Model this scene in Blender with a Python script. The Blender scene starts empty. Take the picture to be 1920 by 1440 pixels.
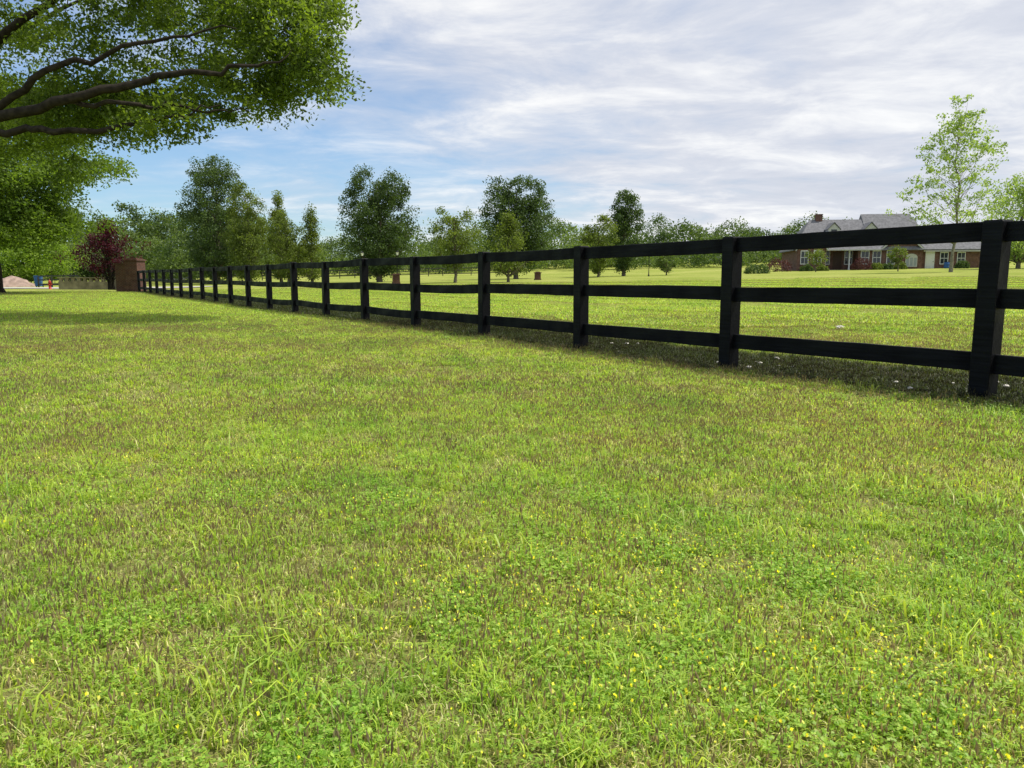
import bpy, math, random
import numpy as np
from mathutils import Vector, Matrix, Euler

scene = bpy.context.scene
COL = scene.collection
R = np.random.default_rng(7)
random.seed(3)

# ------------------------------------------------------------------ helpers
FX, FY = 3.455, 5.62           # first fence post
BX, BY = -1.2935, 2.062        # one bay
FL = math.hypot(BX, BY)
NX, NY = BY / FL, -BX / FL     # normal pointing to the field side

def softplus(x, w):
    return np.where(x > 8 * w, x, w * np.log1p(np.exp(np.clip(x / w, -30, 8))))

def gz(x, y):
    x = np.asarray(x, float); y = np.asarray(y, float)
    s = (x - FX) * NX + (y - FY) * NY
    h = 0.022 * softplus(s - 3, 2.0) + 0.03 * softplus(np.minimum(y, 260) - 102, 8.0)
    h = h + 0.012 * np.sin(x * 0.9 + 1.3) * np.sin(y * 0.7) + 0.02 * np.sin(x * 0.23) * np.sin(y * 0.31 + 1)
    return h

def gh(x, y):
    return float(gz(x, y))

def link(o):
    COL.objects.link(o); return o

def thing(o, label, category, group=None, kind=None):
    o["label"] = label; o["category"] = category
    if group: o["group"] = group
    if kind: o["kind"] = kind
    return o

def empty(name, loc, rz=0):
    e = bpy.data.objects.new(name, None); e.location = loc; e.rotation_euler = (0, 0, rz)
    e.empty_display_size = 0.3
    return link(e)

def mesh_np(name, verts, loops, starts, mat=None, attrs=None, smooth=False):
    me = bpy.data.meshes.new(name)
    verts = np.asarray(verts, np.float32)
    me.vertices.add(len(verts)); me.vertices.foreach_set("co", verts.ravel())
    me.loops.add(len(loops)); me.loops.foreach_set("vertex_index", np.asarray(loops, np.int32))
    me.polygons.add(len(starts)); me.polygons.foreach_set("loop_start", np.asarray(starts, np.int32))
    me.update(calc_edges=True)
    if attrs:
        for k, v in attrs.items():
            if v.ndim == 1:
                a = me.attributes.new(k, 'FLOAT', 'POINT'); a.data.foreach_set("value", v.astype(np.float32))
            else:
                a = me.attributes.new(k, 'FLOAT_COLOR', 'POINT'); a.data.foreach_set("color", v.astype(np.float32).ravel())
    if mat: me.materials.append(mat)
    if smooth:
        me.polygons.foreach_set("use_smooth", np.ones(len(starts), bool))
    me.validate()
    return me

class MB:
    """small mesh builder"""
    def __init__(s): s.v = []; s.f = []; s.m = []
    def add(s, vs, fs, m=0):
        b = len(s.v); s.v += [tuple(v) for v in vs]; s.f += [tuple(i + b for i in f) for f in fs]; s.m += [m] * len(fs)
    def box(s, a, b, m=0):
        x0, y0, z0 = a; x1, y1, z1 = b
        s.add([(x0,y0,z0),(x1,y0,z0),(x1,y1,z0),(x0,y1,z0),(x0,y0,z1),(x1,y0,z1),(x1,y1,z1),(x0,y1,z1)],
              [(0,3,2,1),(4,5,6,7),(0,1,5,4),(1,2,6,5),(2,3,7,6),(3,0,4,7)], m)
    def cyl(s, c, r0, r1, h, n=12, m=0, axis='z'):
        vs = []
        for k, r in ((0, r0), (h, r1)):
            for i in range(n):
                a = 2 * math.pi * i / n
                p = (r * math.cos(a), r * math.sin(a), k)
                if axis == 'x': p = (p[2], p[0], p[1])
                if axis == 'y': p = (p[0], p[2], p[1])
                vs.append((c[0] + p[0], c[1] + p[1], c[2] + p[2]))
        fs = [(i, (i + 1) % n, n + (i + 1) % n, n + i) for i in range(n)]
        fs += [tuple(range(n))[::-1], tuple(range(n, 2 * n))]
        s.add(vs, fs, m)
    def lathe(s, c, prof, n=14, m=0):
        vs = []
        for (r, z) in prof:
            for i in range(n):
                a = 2 * math.pi * i / n; vs.append((c[0] + r * math.cos(a), c[1] + r * math.sin(a), c[2] + z))
        fs = []
        for k in range(len(prof) - 1):
            for i in range(n):
                fs.append((k*n+i, k*n+(i+1)%n, (k+1)*n+(i+1)%n, (k+1)*n+i))
        s.add(vs, fs, m)
    def tube(s, pts, rad, n=6, m=0):
        vs = []; pts = [Vector(p) for p in pts]
        for k, p in enumerate(pts):
            d = (pts[min(k + 1, len(pts) - 1)] - pts[max(k - 1, 0)])
            if d.length < 1e-6: d = Vector((0, 0, 1))
            d.normalize()
            u = d.cross(Vector((0.31, 0.93, 0.17))).normalized(); w = d.cross(u)
            for i in range(n):
                a = 2 * math.pi * i / n
                vs.append(p + (u * math.cos(a) + w * math.sin(a)) * rad[k])
        fs = []
        for k in range(len(pts) - 1):
            for i in range(n):
                fs.append((k*n+i, k*n+(i+1)%n, (k+1)*n+(i+1)%n, (k+1)*n+i))
        s.add(vs, fs, m)
    def mesh(s, name, mats, smooth=False):
        me = bpy.data.meshes.new(name); me.from_pydata(s.v, [], s.f)
        if not isinstance(mats, (list, tuple)): mats = [mats]
        for m in mats: me.materials.append(m)
        me.polygons.foreach_set("material_index", s.m)
        if smooth: me.polygons.foreach_set("use_smooth", [True] * len(s.f))
        me.update(); return me
    def obj(s, name, mats, parent=None, smooth=False, bevel=0, loc=None):
        o = bpy.data.objects.new(name, s.mesh(name, mats, smooth)); link(o)
        if parent is not None: o.parent = parent
        if loc is not None: o.location = loc
        if bevel:
            b = o.modifiers.new("bevel", 'BEVEL'); b.width = bevel; b.segments = 2
        return o

# ------------------------------------------------------------------ materials
def newmat(name):
    m = bpy.data.materials.new(name); m.use_nodes = True
    nt = m.node_tree; nt.nodes.clear()
    out = nt.nodes.new('ShaderNodeOutputMaterial')
    return m, nt, out

def simple(name, col, rough=0.7, noise=0.25, scale=6, bump=0.0, spec=0.3):
    m, nt, out = newmat(name); N = nt.nodes.new; L = nt.links.new
    p = N('ShaderNodeBsdfPrincipled'); p.inputs['Roughness'].default_value = rough
    p.inputs['Specular IOR Level'].default_value = spec
    tc = N('ShaderNodeTexCoord'); n = N('ShaderNodeTexNoise'); n.inputs['Scale'].default_value = scale; n.inputs['Detail'].default_value = 6
    L(tc.outputs['Object'], n.inputs['Vector'])
    r = N('ShaderNodeMapRange'); r.inputs[1].default_value = .3; r.inputs[2].default_value = .7
    r.inputs[3].default_value = 1 - noise; r.inputs[4].default_value = 1 + noise
    L(n.outputs[0], r.inputs[0])
    mx = N('ShaderNodeVectorMath'); mx.operation = 'SCALE'; mx.inputs[0].default_value = col
    L(r.outputs[0], mx.inputs['Scale']); L(mx.outputs[0], p.inputs['Base Color'])
    if bump:
        b = N('ShaderNodeBump'); b.inputs['Strength'].default_value = bump; b.inputs['Distance'].default_value = .02
        L(n.outputs[0], b.inputs['Height']); L(b.outputs[0], p.inputs['Normal'])
    L(p.outputs[0], out.inputs[0]); return m

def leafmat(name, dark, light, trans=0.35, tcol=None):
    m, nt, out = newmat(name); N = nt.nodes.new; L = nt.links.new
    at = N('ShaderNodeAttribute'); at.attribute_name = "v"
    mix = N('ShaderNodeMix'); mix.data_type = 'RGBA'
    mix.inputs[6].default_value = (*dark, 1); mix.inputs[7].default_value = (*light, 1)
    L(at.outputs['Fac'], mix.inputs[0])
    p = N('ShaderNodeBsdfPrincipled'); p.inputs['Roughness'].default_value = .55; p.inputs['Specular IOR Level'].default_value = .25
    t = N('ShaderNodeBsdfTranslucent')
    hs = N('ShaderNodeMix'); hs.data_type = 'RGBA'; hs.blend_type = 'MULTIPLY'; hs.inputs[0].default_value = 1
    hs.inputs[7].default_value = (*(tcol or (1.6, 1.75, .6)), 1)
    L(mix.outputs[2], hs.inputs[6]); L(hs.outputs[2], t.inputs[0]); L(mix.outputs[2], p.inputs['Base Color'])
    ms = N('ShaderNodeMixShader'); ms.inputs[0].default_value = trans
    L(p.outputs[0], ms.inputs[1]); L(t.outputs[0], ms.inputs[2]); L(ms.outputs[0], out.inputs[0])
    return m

def brickmat(name, c1=(.14,.055,.038), c2=(.09,.038,.03), mortar=(.17,.14,.12), sc=1.0):
    m, nt, out = newmat(name); N = nt.nodes.new; L = nt.links.new
    tc = N('ShaderNodeTexCoord'); sp = N('ShaderNodeSeparateXYZ'); L(tc.outputs['Object'], sp.inputs[0])
    ad = N('ShaderNodeMath'); ad.operation = 'ADD'; L(sp.outputs[0], ad.inputs[0]); L(sp.outputs[1], ad.inputs[1])
    cb = N('ShaderNodeCombineXYZ'); L(ad.outputs[0], cb.inputs[0]); L(sp.outputs[2], cb.inputs[1])
    b = N('ShaderNodeTexBrick'); L(cb.outputs[0], b.inputs['Vector'])
    b.inputs['Color1'].default_value = (*c1, 1); b.inputs['Color2'].default_value = (*c2, 1); b.inputs['Mortar'].default_value = (*mortar, 1)
    b.inputs['Scale'].default_value = sc; b.inputs['Brick Width'].default_value = .21; b.inputs['Row Height'].default_value = .075
    b.inputs['Mortar Size'].default_value = .008
    n = N('ShaderNodeTexNoise'); n.inputs['Scale'].default_value = 2.5; n.inputs['Detail'].default_value = 5; L(tc.outputs['Object'], n.inputs['Vector'])
    r = N('ShaderNodeMapRange'); r.inputs[1].default_value = .3; r.inputs[2].default_value = .7; r.inputs[3].default_value = .6; r.inputs[4].default_value = 1.25
    L(n.outputs[0], r.inputs[0])
    mx = N('ShaderNodeVectorMath'); mx.operation = 'SCALE'; L(b.outputs[0], mx.inputs[0]); L(r.outputs[0], mx.inputs['Scale'])
    p = N('ShaderNodeBsdfPrincipled'); p.inputs['Roughness'].default_value = .9; p.inputs['Specular IOR Level'].default_value = .2
    L(mx.outputs[0], p.inputs['Base Color'])
    L(p.outputs[0], out.inputs[0]); return m

def barkmat(name, c=(.075,.06,.045)):
    return simple(name, c, .95, .5, 9, .8, .1)

def fencemat():
    m, nt, out = newmat("black_stained_wood"); N = nt.nodes.new; L = nt.links.new
    p = N('ShaderNodeBsdfPrincipled'); tc = N('ShaderNodeTexCoord')
    mp = N('ShaderNodeMapping'); mp.inputs['Scale'].default_value = (1.2, 22, 22); L(tc.outputs['Object'], mp.inputs[0])
    n = N('ShaderNodeTexNoise'); n.inputs['Scale'].default_value = 3; n.inputs['Detail'].default_value = 7; L(mp.outputs[0], n.inputs['Vector'])
    n2 = N('ShaderNodeTexNoise'); n2.inputs['Scale'].default_value = 2.2; n2.inputs['Detail'].default_value = 4; L(tc.outputs['Object'], n2.inputs['Vector'])
    cr = N('ShaderNodeValToRGB'); cr.color_ramp.elements[0].position = .35; cr.color_ramp.elements[1].position = .8
    cr.color_ramp.elements[0].color = (.0016,.0017,.0022,1); cr.color_ramp.elements[1].color = (.0085,.009,.012,1)
    L(n.outputs[0], cr.inputs[0]); L(cr.outputs[0], p.inputs['Base Color'])
    r = N('ShaderNodeMapRange'); r.inputs[1].default_value = .35; r.inputs[2].default_value = .65; r.inputs[3].default_value = .40; r.inputs[4].default_value = .8
    L(n2.outputs[0], r.inputs[0]); L(r.outputs[0], p.inputs['Roughness'])
    p.inputs['Specular IOR Level'].default_value = .14
    b = N('ShaderNodeBump'); b.inputs['Strength'].default_value = .5; b.inputs['Distance'].default_value = .004
    L(n.outputs[0], b.inputs['Height']); L(b.outputs[0], p.inputs['Normal'])
    L(p.outputs[0], out.inputs[0]); return m

def fence_shade(nt, pos_socket):
    """mask 0..1 : strip of fence shadow painted into the turf colour"""
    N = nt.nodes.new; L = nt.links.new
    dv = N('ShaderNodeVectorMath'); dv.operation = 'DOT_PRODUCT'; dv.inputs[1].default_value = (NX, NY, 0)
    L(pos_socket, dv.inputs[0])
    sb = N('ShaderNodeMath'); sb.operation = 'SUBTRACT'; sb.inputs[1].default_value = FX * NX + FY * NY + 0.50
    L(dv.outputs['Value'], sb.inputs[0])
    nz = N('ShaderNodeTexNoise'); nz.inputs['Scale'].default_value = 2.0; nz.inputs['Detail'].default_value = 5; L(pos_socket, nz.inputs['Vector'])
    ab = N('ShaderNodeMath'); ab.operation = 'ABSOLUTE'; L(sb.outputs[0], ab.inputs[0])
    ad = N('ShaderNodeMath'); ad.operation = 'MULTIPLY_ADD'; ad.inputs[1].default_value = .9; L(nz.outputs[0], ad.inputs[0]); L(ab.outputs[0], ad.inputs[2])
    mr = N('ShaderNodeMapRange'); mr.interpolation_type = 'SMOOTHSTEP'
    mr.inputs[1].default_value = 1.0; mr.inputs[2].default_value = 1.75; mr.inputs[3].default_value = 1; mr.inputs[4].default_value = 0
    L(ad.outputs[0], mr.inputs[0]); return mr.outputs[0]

def grassmat():
    m, nt, out = newmat("grass_blades"); N = nt.nodes.new; L = nt.links.new
    at = N('ShaderNodeAttribute'); at.attribute_name = "col"
    ge = N('ShaderNodeNewGeometry')
    n = N('ShaderNodeTexNoise'); n.inputs['Scale'].default_value = .7; n.inputs['Detail'].default_value = 7; n.inputs['Roughness'].default_value = .72
    L(ge.outputs['Position'], n.inputs['Vector'])
    cr = N('ShaderNodeValToRGB'); e = cr.color_ramp.elements
    e[0].position = .36; e[0].color = (.80,.97,.72,1); e[1].position = .64; e[1].color = (1.22,1.15,1.05,1)
    x = e.new(.5); x.color = (1.06,1.09,.92,1)
    L(n.outputs[0], cr.inputs[0])
    mx = N('ShaderNodeMix'); mx.data_type = 'RGBA'; mx.blend_type = 'MULTIPLY'; mx.inputs[0].default_value = 1
    L(at.outputs['Color'], mx.inputs[6]); L(cr.outputs[0], mx.inputs[7])
    msk = fence_shade(nt, ge.outputs['Position'])
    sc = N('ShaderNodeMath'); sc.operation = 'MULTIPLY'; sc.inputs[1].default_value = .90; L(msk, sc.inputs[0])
    dk = N('ShaderNodeMix'); dk.data_type = 'RGBA'; dk.inputs[7].default_value = (.014,.017,.009,1)  # blade colour darkened along the fence as painted shadow
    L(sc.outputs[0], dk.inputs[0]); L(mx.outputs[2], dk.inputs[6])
    p = N('ShaderNodeBsdfPrincipled'); p.inputs['Roughness'].default_value = .45; p.inputs['Specular IOR Level'].default_value = .3
    t = N('ShaderNodeBsdfTranslucent')
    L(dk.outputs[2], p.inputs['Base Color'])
    t2 = N('ShaderNodeMix'); t2.data_type = 'RGBA'; t2.blend_type = 'MULTIPLY'; t2.inputs[0].default_value = 1; t2.inputs[7].default_value = (1.4,1.45,.7,1)
    L(dk.outputs[2], t2.inputs[6]); L(t2.outputs[2], t.inputs[0])
    ms = N('ShaderNodeMixShader'); ms.inputs[0].default_value = .45
    L(p.outputs[0], ms.inputs[1]); L(t.outputs[0], ms.inputs[2]); L(ms.outputs[0], out.inputs[0]); return m

def groundmat():
    m, nt, out = newmat("lawn_ground"); N = nt.nodes.new; L = nt.links.new
    ge = N('ShaderNodeNewGeometry')
    def noise(s, d=5, r=.6):
        n = N('ShaderNodeTexNoise'); n.inputs['Scale'].default_value = s; n.inputs['Detail'].default_value = d; n.inputs['Roughness'].default_value = r
        L(ge.outputs['Position'], n.inputs['Vector']); return n
    nb = noise(.12, 4); nm = noise(1.1, 6, .7); nf = noise(14, 6, .8)
    c1 = N('ShaderNodeValToRGB'); e = c1.color_ramp.elements
    e[0].position = .35; e[0].color = (.24,.285,.055,1); e[1].position = .68; e[1].color = (.35,.365,.11,1)
    L(nb.outputs[0], c1.inputs[0])
    c2 = N('ShaderNodeValToRGB'); e = c2.color_ramp.elements
    e[0].position = .3; e[0].color = (.68,.8,.6,1); e[1].position = .7; e[1].color = (1.15,1.1,1.1,1)
    L(nm.outputs[0], c2.inputs[0])
    c3 = N('ShaderNodeValToRGB'); e = c3.color_ramp.elements
    e[0].position = .3; e[0].color = (.6,.6,.5,1); e[1].position = .65; e[1].color = (1.15,1.15,1.1,1)
    L(nf.outputs[0], c3.inputs[0])
    a = N('ShaderNodeMix'); a.data_type = 'RGBA'; a.blend_type = 'MULTIPLY'; a.inputs[0].default_value = .7
    L(c1.outputs[0], a.inputs[6]); L(c2.outputs[0], a.inputs[7])
    b = N('ShaderNodeMix'); b.data_type = 'RGBA'; b.blend_type = 'MULTIPLY'; b.inputs[0].default_value = .8
    L(a.outputs[2], b.inputs[6]); L(c3.outputs[0], b.inputs[7])
    ln = N('ShaderNodeVectorMath'); ln.operation = 'LENGTH'; L(ge.outputs['Position'], ln.inputs[0])
    mr = N('ShaderNodeMapRange'); mr.inputs[1].default_value = 6; mr.inputs[2].default_value = 24; mr.inputs[3].default_value = .8; mr.inputs[4].default_value = 0
    L(ln.outputs['Value'], mr.inputs[0])
    s = N('ShaderNodeMix'); s.data_type = 'RGBA'; s.inputs[7].default_value = (.18,.17,.065,1)
    L(mr.outputs[0], s.inputs[0]); L(b.outputs[2], s.inputs[6])
    msk = fence_shade(nt, ge.outputs['Position'])
    dk = N('ShaderNodeMix'); dk.data_type = 'RGBA'; dk.inputs[7].default_value = (.012,.012,.008,1)  # same painted fence shadow in the ground colour
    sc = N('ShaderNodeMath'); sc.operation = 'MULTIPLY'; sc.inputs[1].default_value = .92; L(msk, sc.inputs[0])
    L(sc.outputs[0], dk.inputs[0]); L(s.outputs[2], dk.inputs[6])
    p = N('ShaderNodeBsdfPrincipled'); p.inputs['Roughness'].default_value = .95; p.inputs['Specular IOR Level'].default_value = .05
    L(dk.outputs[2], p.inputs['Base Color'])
    bp = N('ShaderNodeBump'); bp.inputs['Strength'].default_value = .7; bp.inputs['Distance'].default_value = .05
    L(nf.outputs[0], bp.inputs['Height']); L(bp.outputs[0], p.inputs['Normal'])
    L(p.outputs[0], out.inputs[0]); return m

M_fence = fencemat(); M_ground = groundmat(); M_grass = grassmat()
M_bark = barkmat("oak_bark", (.030,.025,.019)); M_bark2 = barkmat("grey_bark", (.14,.12,.09)); M_sycbark = barkmat("pale_bark", (.22,.20,.15))
M_oak = leafmat("oak_leaves", (.048,.080,.015), (.19,.26,.042), .52, (1.7,1.8,.6))
M_lime = leafmat("lime_leaves", (.13,.21,.025), (.28,.38,.06), .45)
M_dark = leafmat("pear_leaves", (.036,.064,.022), (.110,.165,.048), .32)
M_yel = leafmat("holly_leaves", (.075,.105,.022), (.21,.26,.055), .38)
M_far = leafmat("woodland_leaves", (.058,.095,.032), (.180,.240,.070), .38)
M_syc = leafmat("sycamore_leaves", (.17,.24,.07), (.36,.44,.16), .5)
M_red = leafmat("maple_leaves", (.025,.005,.010), (.095,.014,.028), .35, (1.6,.6,.7))
M_rshrub = leafmat("barberry_leaves", (.05,.02,.02), (.13,.05,.045), .25, (1.4,.7,.7))
M_brick = brickmat("red_brick"); M_tan = brickmat("tan_brick", (.30,.25,.15), (.25,.21,.12), (.34,.30,.23))
M_hbrick = brickmat("house_brick", (.17,.075,.055), (.12,.055,.042), (.20,.16,.14))
M_white = simple("white_paint", (.74,.74,.72), .5, .05)
M_trim = simple("weathered_white_trim", (.50,.50,.48), .7, .1)
M_glass = simple("window_glass", (.03,.035,.045), .12, .3, 2, 0, .6)
M_roof = simple("grey_shingles", (.17,.17,.18), .95, .25, 3, .2, .1)
M_conc = simple("pale_concrete", (.42,.40,.36), .9, .12, 4)
M_dirt = simple("pink_soil", (.30,.22,.18), .95, .35, 2.5, 1)
M_blue = simple("blue_plastic", (.03,.10,.30), .4, .08)
M_redp = simple("red_paint", (.35,.03,.02), .45, .15)
M_blk = simple("black_metal", (.015,.015,.017), .5, .2)
M_stone = simple("pale_stone", (.55,.52,.46), .9, .3, 30, 1)
M_lampg = simple("lamp_glass", (.7,.7,.65), .3, .05)
M_dkwood = simple("dark_fence_wood", (.05,.05,.05), .8, .3)

# ------------------------------------------------------------------ ground
def axis(parts):
    return np.unique(np.concatenate(parts))
gx = axis([np.arange(-600, -80, 20), np.arange(-80, -30, 3), np.arange(-30, 30, .5), np.arange(30, 90, 3), np.arange(90, 601, 20)])
gy = axis([np.arange(-60, -5, 5), np.arange(-5, 40, .5), np.arange(40, 130, 2), np.arange(130, 1000, 20)])
XX, YY = np.meshgrid(gx, gy); ZZ = gz(XX, YY)
V = np.stack([XX, YY, ZZ], -1).reshape(-1, 3)
nx, ny = len(gx), len(gy)
I = (np.arange(ny - 1)[:, None] * nx + np.arange(nx - 1)[None]).ravel()
Fq = np.stack([I, I + 1, I + nx + 1, I + nx], 1)
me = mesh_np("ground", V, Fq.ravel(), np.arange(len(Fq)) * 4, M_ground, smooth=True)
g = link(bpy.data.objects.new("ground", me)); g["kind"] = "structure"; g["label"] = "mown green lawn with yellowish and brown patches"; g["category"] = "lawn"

def strip(name, pts, width, mat, label, cat, dz=.02):
    vs = []; fs = []; W = 4
    for k, (x, y) in enumerate(pts):
        a = Vector(pts[min(k+1, len(pts)-1)]) - Vector(pts[max(k-1, 0)]); a.normalize(); nn = Vector((-a.y, a.x))
        for j in range(W + 1):
            o = (j / W - .5) * width; px, py = x + nn.x * o, y + nn.y * o
            vs.append((px, py, gh(px, py) + dz))
    for k in range(len(pts) - 1):
        for j in range(W):
            a = k * (W + 1) + j; fs.append((a, a + W + 1, a + W + 2, a + 1))
    b = MB(); b.add(vs, fs); o = b.obj(name, mat); o["kind"] = "structure"; o["label"] = label; o["category"] = cat; return o
strip("driveway", [(-75 + 2 * i, 64 + .02 * i) for i in range(26)], 6.5, M_conc, "pale concrete driveway crossing the lawn behind the brick pillar", "driveway", .05)
strip("road", [(-62 + .3 * i, -20 + 3.5 * i) for i in range(60)], 7, simple("asphalt", (.06,.06,.062), .9, .2, 8), "grey asphalt road beside the lawn", "road", .03)

# ------------------------------------------------------------------ grass patches
def patch(name, rad, n, h0, h1, w, nseed, nstraw, nclov, nflow, wid_seed, rng, tall=0, clus=0, cls=1.0):
    P = []; Lp = []; St = []; C = []
    vcount = 0; lcount = 0
    cc_ = None
    if clus:
        a = rng.uniform(0, 2 * np.pi, clus); r = rad * np.sqrt(rng.uniform(0, 1, clus)); cc_ = np.stack([r * np.cos(a), r * np.sin(a)], 1)
        cw = rng.uniform(.4, 1.5, clus)
    def disk(k, cl=False, cp=.55, cs=.022):
        a = rng.uniform(0, 2 * np.pi, k); r = rad * np.sqrt(rng.uniform(0, 1, k))
        x, y = r * np.cos(a), r * np.sin(a)
        if cl and cc_ is not None:
            ci = rng.choice(clus, k, p=cw / cw.sum())
            m = rng.uniform(0, 1, k) < cp
            x = np.where(m, cc_[ci, 0] + rng.normal(0, cs, k), x); y = np.where(m, cc_[ci, 1] + rng.normal(0, cs, k), y)
            disk.ci = np.where(m, ci, -1)
        return x, y
    def blades(k, h0, h1, w, lean0, lean1, cols, z0=0, basedark=.5, cl=False):
        nonlocal vcount, lcount
        if k <= 0: return
        x, y = disk(k, cl); h = rng.uniform(h0, h1, k); a = rng.uniform(0, 2 * np.pi, k); l = rng.uniform(lean0, lean1, k)
        if cl and cc_ is not None: h = h * np.where(disk.ci >= 0, cw[disk.ci] * .35 + .75, .8)
        wa = a + np.pi / 2 + rng.normal(0, .5, k); ww = w * rng.uniform(.5, 1.4, k)
        d = np.stack([np.cos(a), np.sin(a), 0 * a], 1); wv = np.stack([np.cos(wa), np.sin(wa), 0 * a], 1) * ww[:, None]
        b = np.stack([x, y, 0 * x + z0 - .003], 1); up = np.array([0, 0, 1.])
        p1 = b + d * (l * h * .35)[:, None] + up * (h * .6)[:, None]
        p2 = b + d * (l * h * 1.0)[:, None] + up * (h * np.clip(1 - .45 * l, .1, 1))[:, None]
        v = np.stack([b - wv * .5, b + wv * .5, p1 + wv * .4, p1 - wv * .4, p2], 1)
        P.append(v.reshape(-1, 3))
        o = vcount + np.arange(k)[:, None] * 5
        Lp.append((o + np.array([[0, 1, 2, 3, 3, 2, 4]])).ravel())
        s = lcount + np.arange(k)[:, None] * 7 + np.array([[0, 4]]); St.append(s.ravel())
        vcount += k * 5; lcount += k * 7
        cols = np.array(cols); ci = rng.integers(0, len(cols), k)
        if cl and cc_ is not None: ci = np.where((disk.ci >= 0) & (rng.uniform(0, 1, k) < .6), disk.ci % len(cols), ci)
        c = cols[ci] * rng.uniform(.7, 1.35, (k, 1))
        cc = np.repeat(c[:, None, :], 5, 1); cc[:, 0:2] *= basedark; cc[:, 4] *= 1.15  # shade between blades put into the colour: dark base, bright tip
        C.append(cc.reshape(-1, 3))
    def quads(cx, cy, cz, s, tilt, cols, asp=1.0, vertical=False):
        nonlocal vcount, lcount
        k = len(cx)
        if k == 0: return
        a = rng.uniform(0, 2 * np.pi, k)
        if vertical:
            u = np.stack([rng.normal(0, .22, k), rng.normal(0, .22, k), np.ones(k)], 1); wv = np.stack([np.cos(a), np.sin(a), 0 * a], 1)
        else:
            u = np.stack([np.cos(a), np.sin(a), rng.normal(0, tilt, k)], 1); wv = np.stack([-np.sin(a), np.cos(a), rng.normal(0, tilt, k)], 1)
        c = np.stack([cx, cy, cz], 1); s = np.asarray(s)[:, None]
        v = np.stack([c - u * s, c + wv * s * asp, c + u * s, c - wv * s * asp], 1)
        P.append(v.reshape(-1, 3)); o = vcount + np.arange(k)[:, None] * 4
        Lp.append((o + np.arange(4)[None]).ravel()); St.append(lcount + np.arange(k) * 4)
        vcount += k * 4; lcount += k * 4
        cols = np.array(cols); cc = cols[rng.integers(0, len(cols), k)] * rng.uniform(.75, 1.25, (k, 1))
        C.append(np.repeat(cc[:, None, :], 4, 1).reshape(-1, 3))
    greens = [(.42,.53,.080), (.34,.47,.075), (.50,.57,.11), (.26,.37,.060), (.36,.46,.12)]
    blades(n, h0, h1, w, .2, 1.35, greens, cl=True)
    blades(nstraw, h0 * .5, h1 * .75, w * .9, .6, 1.8, [(.64,.57,.30), (.52,.46,.23), (.72,.66,.40)])
    if tall: blades(tall, h1 * 1.3, h1 * 2.2, w * 1.3, .1, .7, [(.24,.38,.09), (.32,.46,.09)])
    x, y = disk(nseed, True, .6, .045); hh = rng.uniform(h0 * 1.0, h1 * 1.25, nseed)
    for rep in range(2):
        quads(x, y, hh, rng.uniform(.006, .012, nseed) * (wid_seed / .0022) ** .6, 0, [(.24,.175,.135), (.30,.225,.16), (.19,.14,.115), (.38,.30,.19)], .22, True)
    x, y = disk(nclov, True, .75, .035); z = rng.uniform(h0 * .4, h1 * .85, nclov)
    for k in range(3):
        a = k * 2.094 + x * 50
        quads(x + .0037 * cls * np.cos(a), y + .0037 * cls * np.sin(a), z, rng.uniform(.0029, .0050, nclov) * cls, .35, [(.22,.37,.05), (.28,.43,.065), (.36,.48,.10)], .8)
    x, y = disk(nflow, True, .5, .05); z = rng.uniform(h0 * .85, h1 * 1.0, nflow)
    for k in range(3):
        quads(x + rng.normal(0, .001, nflow), y + rng.normal(0, .001, nflow), z, rng.uniform(.0020, .0038, nflow), .8, [(.85,.76,.04), (.80,.76,.25)], .9)
    C = np.concatenate(C); C = np.concatenate([C, np.ones((len(C), 1))], 1)
    me = mesh_np(name, np.concatenate(P), np.concatenate(Lp), np.concatenate(St), M_grass, {"col": C})
    return bpy.data.objects.new(name, me)

pc = bpy.data.collections.new("grass_patches")
specs = []
specs += [(.46, 4800, .022, .054, .0031, 750, 1500, 600, 24, .0024, 6, 60), (.46, 4500, .022, .050, .0031, 1100, 2100, 250, 8, .0024, 5, 54),
          (.46, 4200, .020, .048, .0032, 450, 1200, 1300, 60, .0024, 5, 50), (.46, 4100, .020, .046, .0032, 560, 2200, 950, 100, .0024, 4, 50),
          (.46, 5000, .026, .068, .0034, 250, 800, 400, 8, .0024, 30, 56)]
specs += [(1.05, 9500, .022, .056, .0048, 2500, 3200, 700, 16, .0036, 12, 150), (1.05, 9500, .024, .056, .0050, 1400, 2600, 1300, 30, .0036, 14, 150),
          (1.05, 9500, .028, .068, .0052, 1000, 2100, 400, 8, .0036, 60, 150)]
specs += [(2.9, 15000, .03, .07, .013, 1300, 4200, 0, 0, .008, 0, 0), (2.9, 15000, .03, .07, .013, 800, 3500, 0, 0, .008, 14, 0)]
specs += [(.09, 28, .08, .16, .0050, 0, 4, 0, 0, .0022, 0, 0), (.16, 46, .06, .13, .0050, 2, 4, 0, 0, .0022, 0, 0),
          (.15, 50, .03, .055, .0038, 6, 14, 330, 6, .0022, 0, 0), (.30, 20, .035, .06, .004, 5, 10, 60, 42, .0022, 0, 0)]
for i, s in enumerate(specs):
    pc.objects.link(patch("grass_patch_%02d" % i, s[0], s[1], s[2], s[3], s[4], s[5], s[6], s[7], s[8], s[9], np.random.default_rng(100 + i), s[10], s[11], 1.15 if i in (12,) else 1.0))

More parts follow.
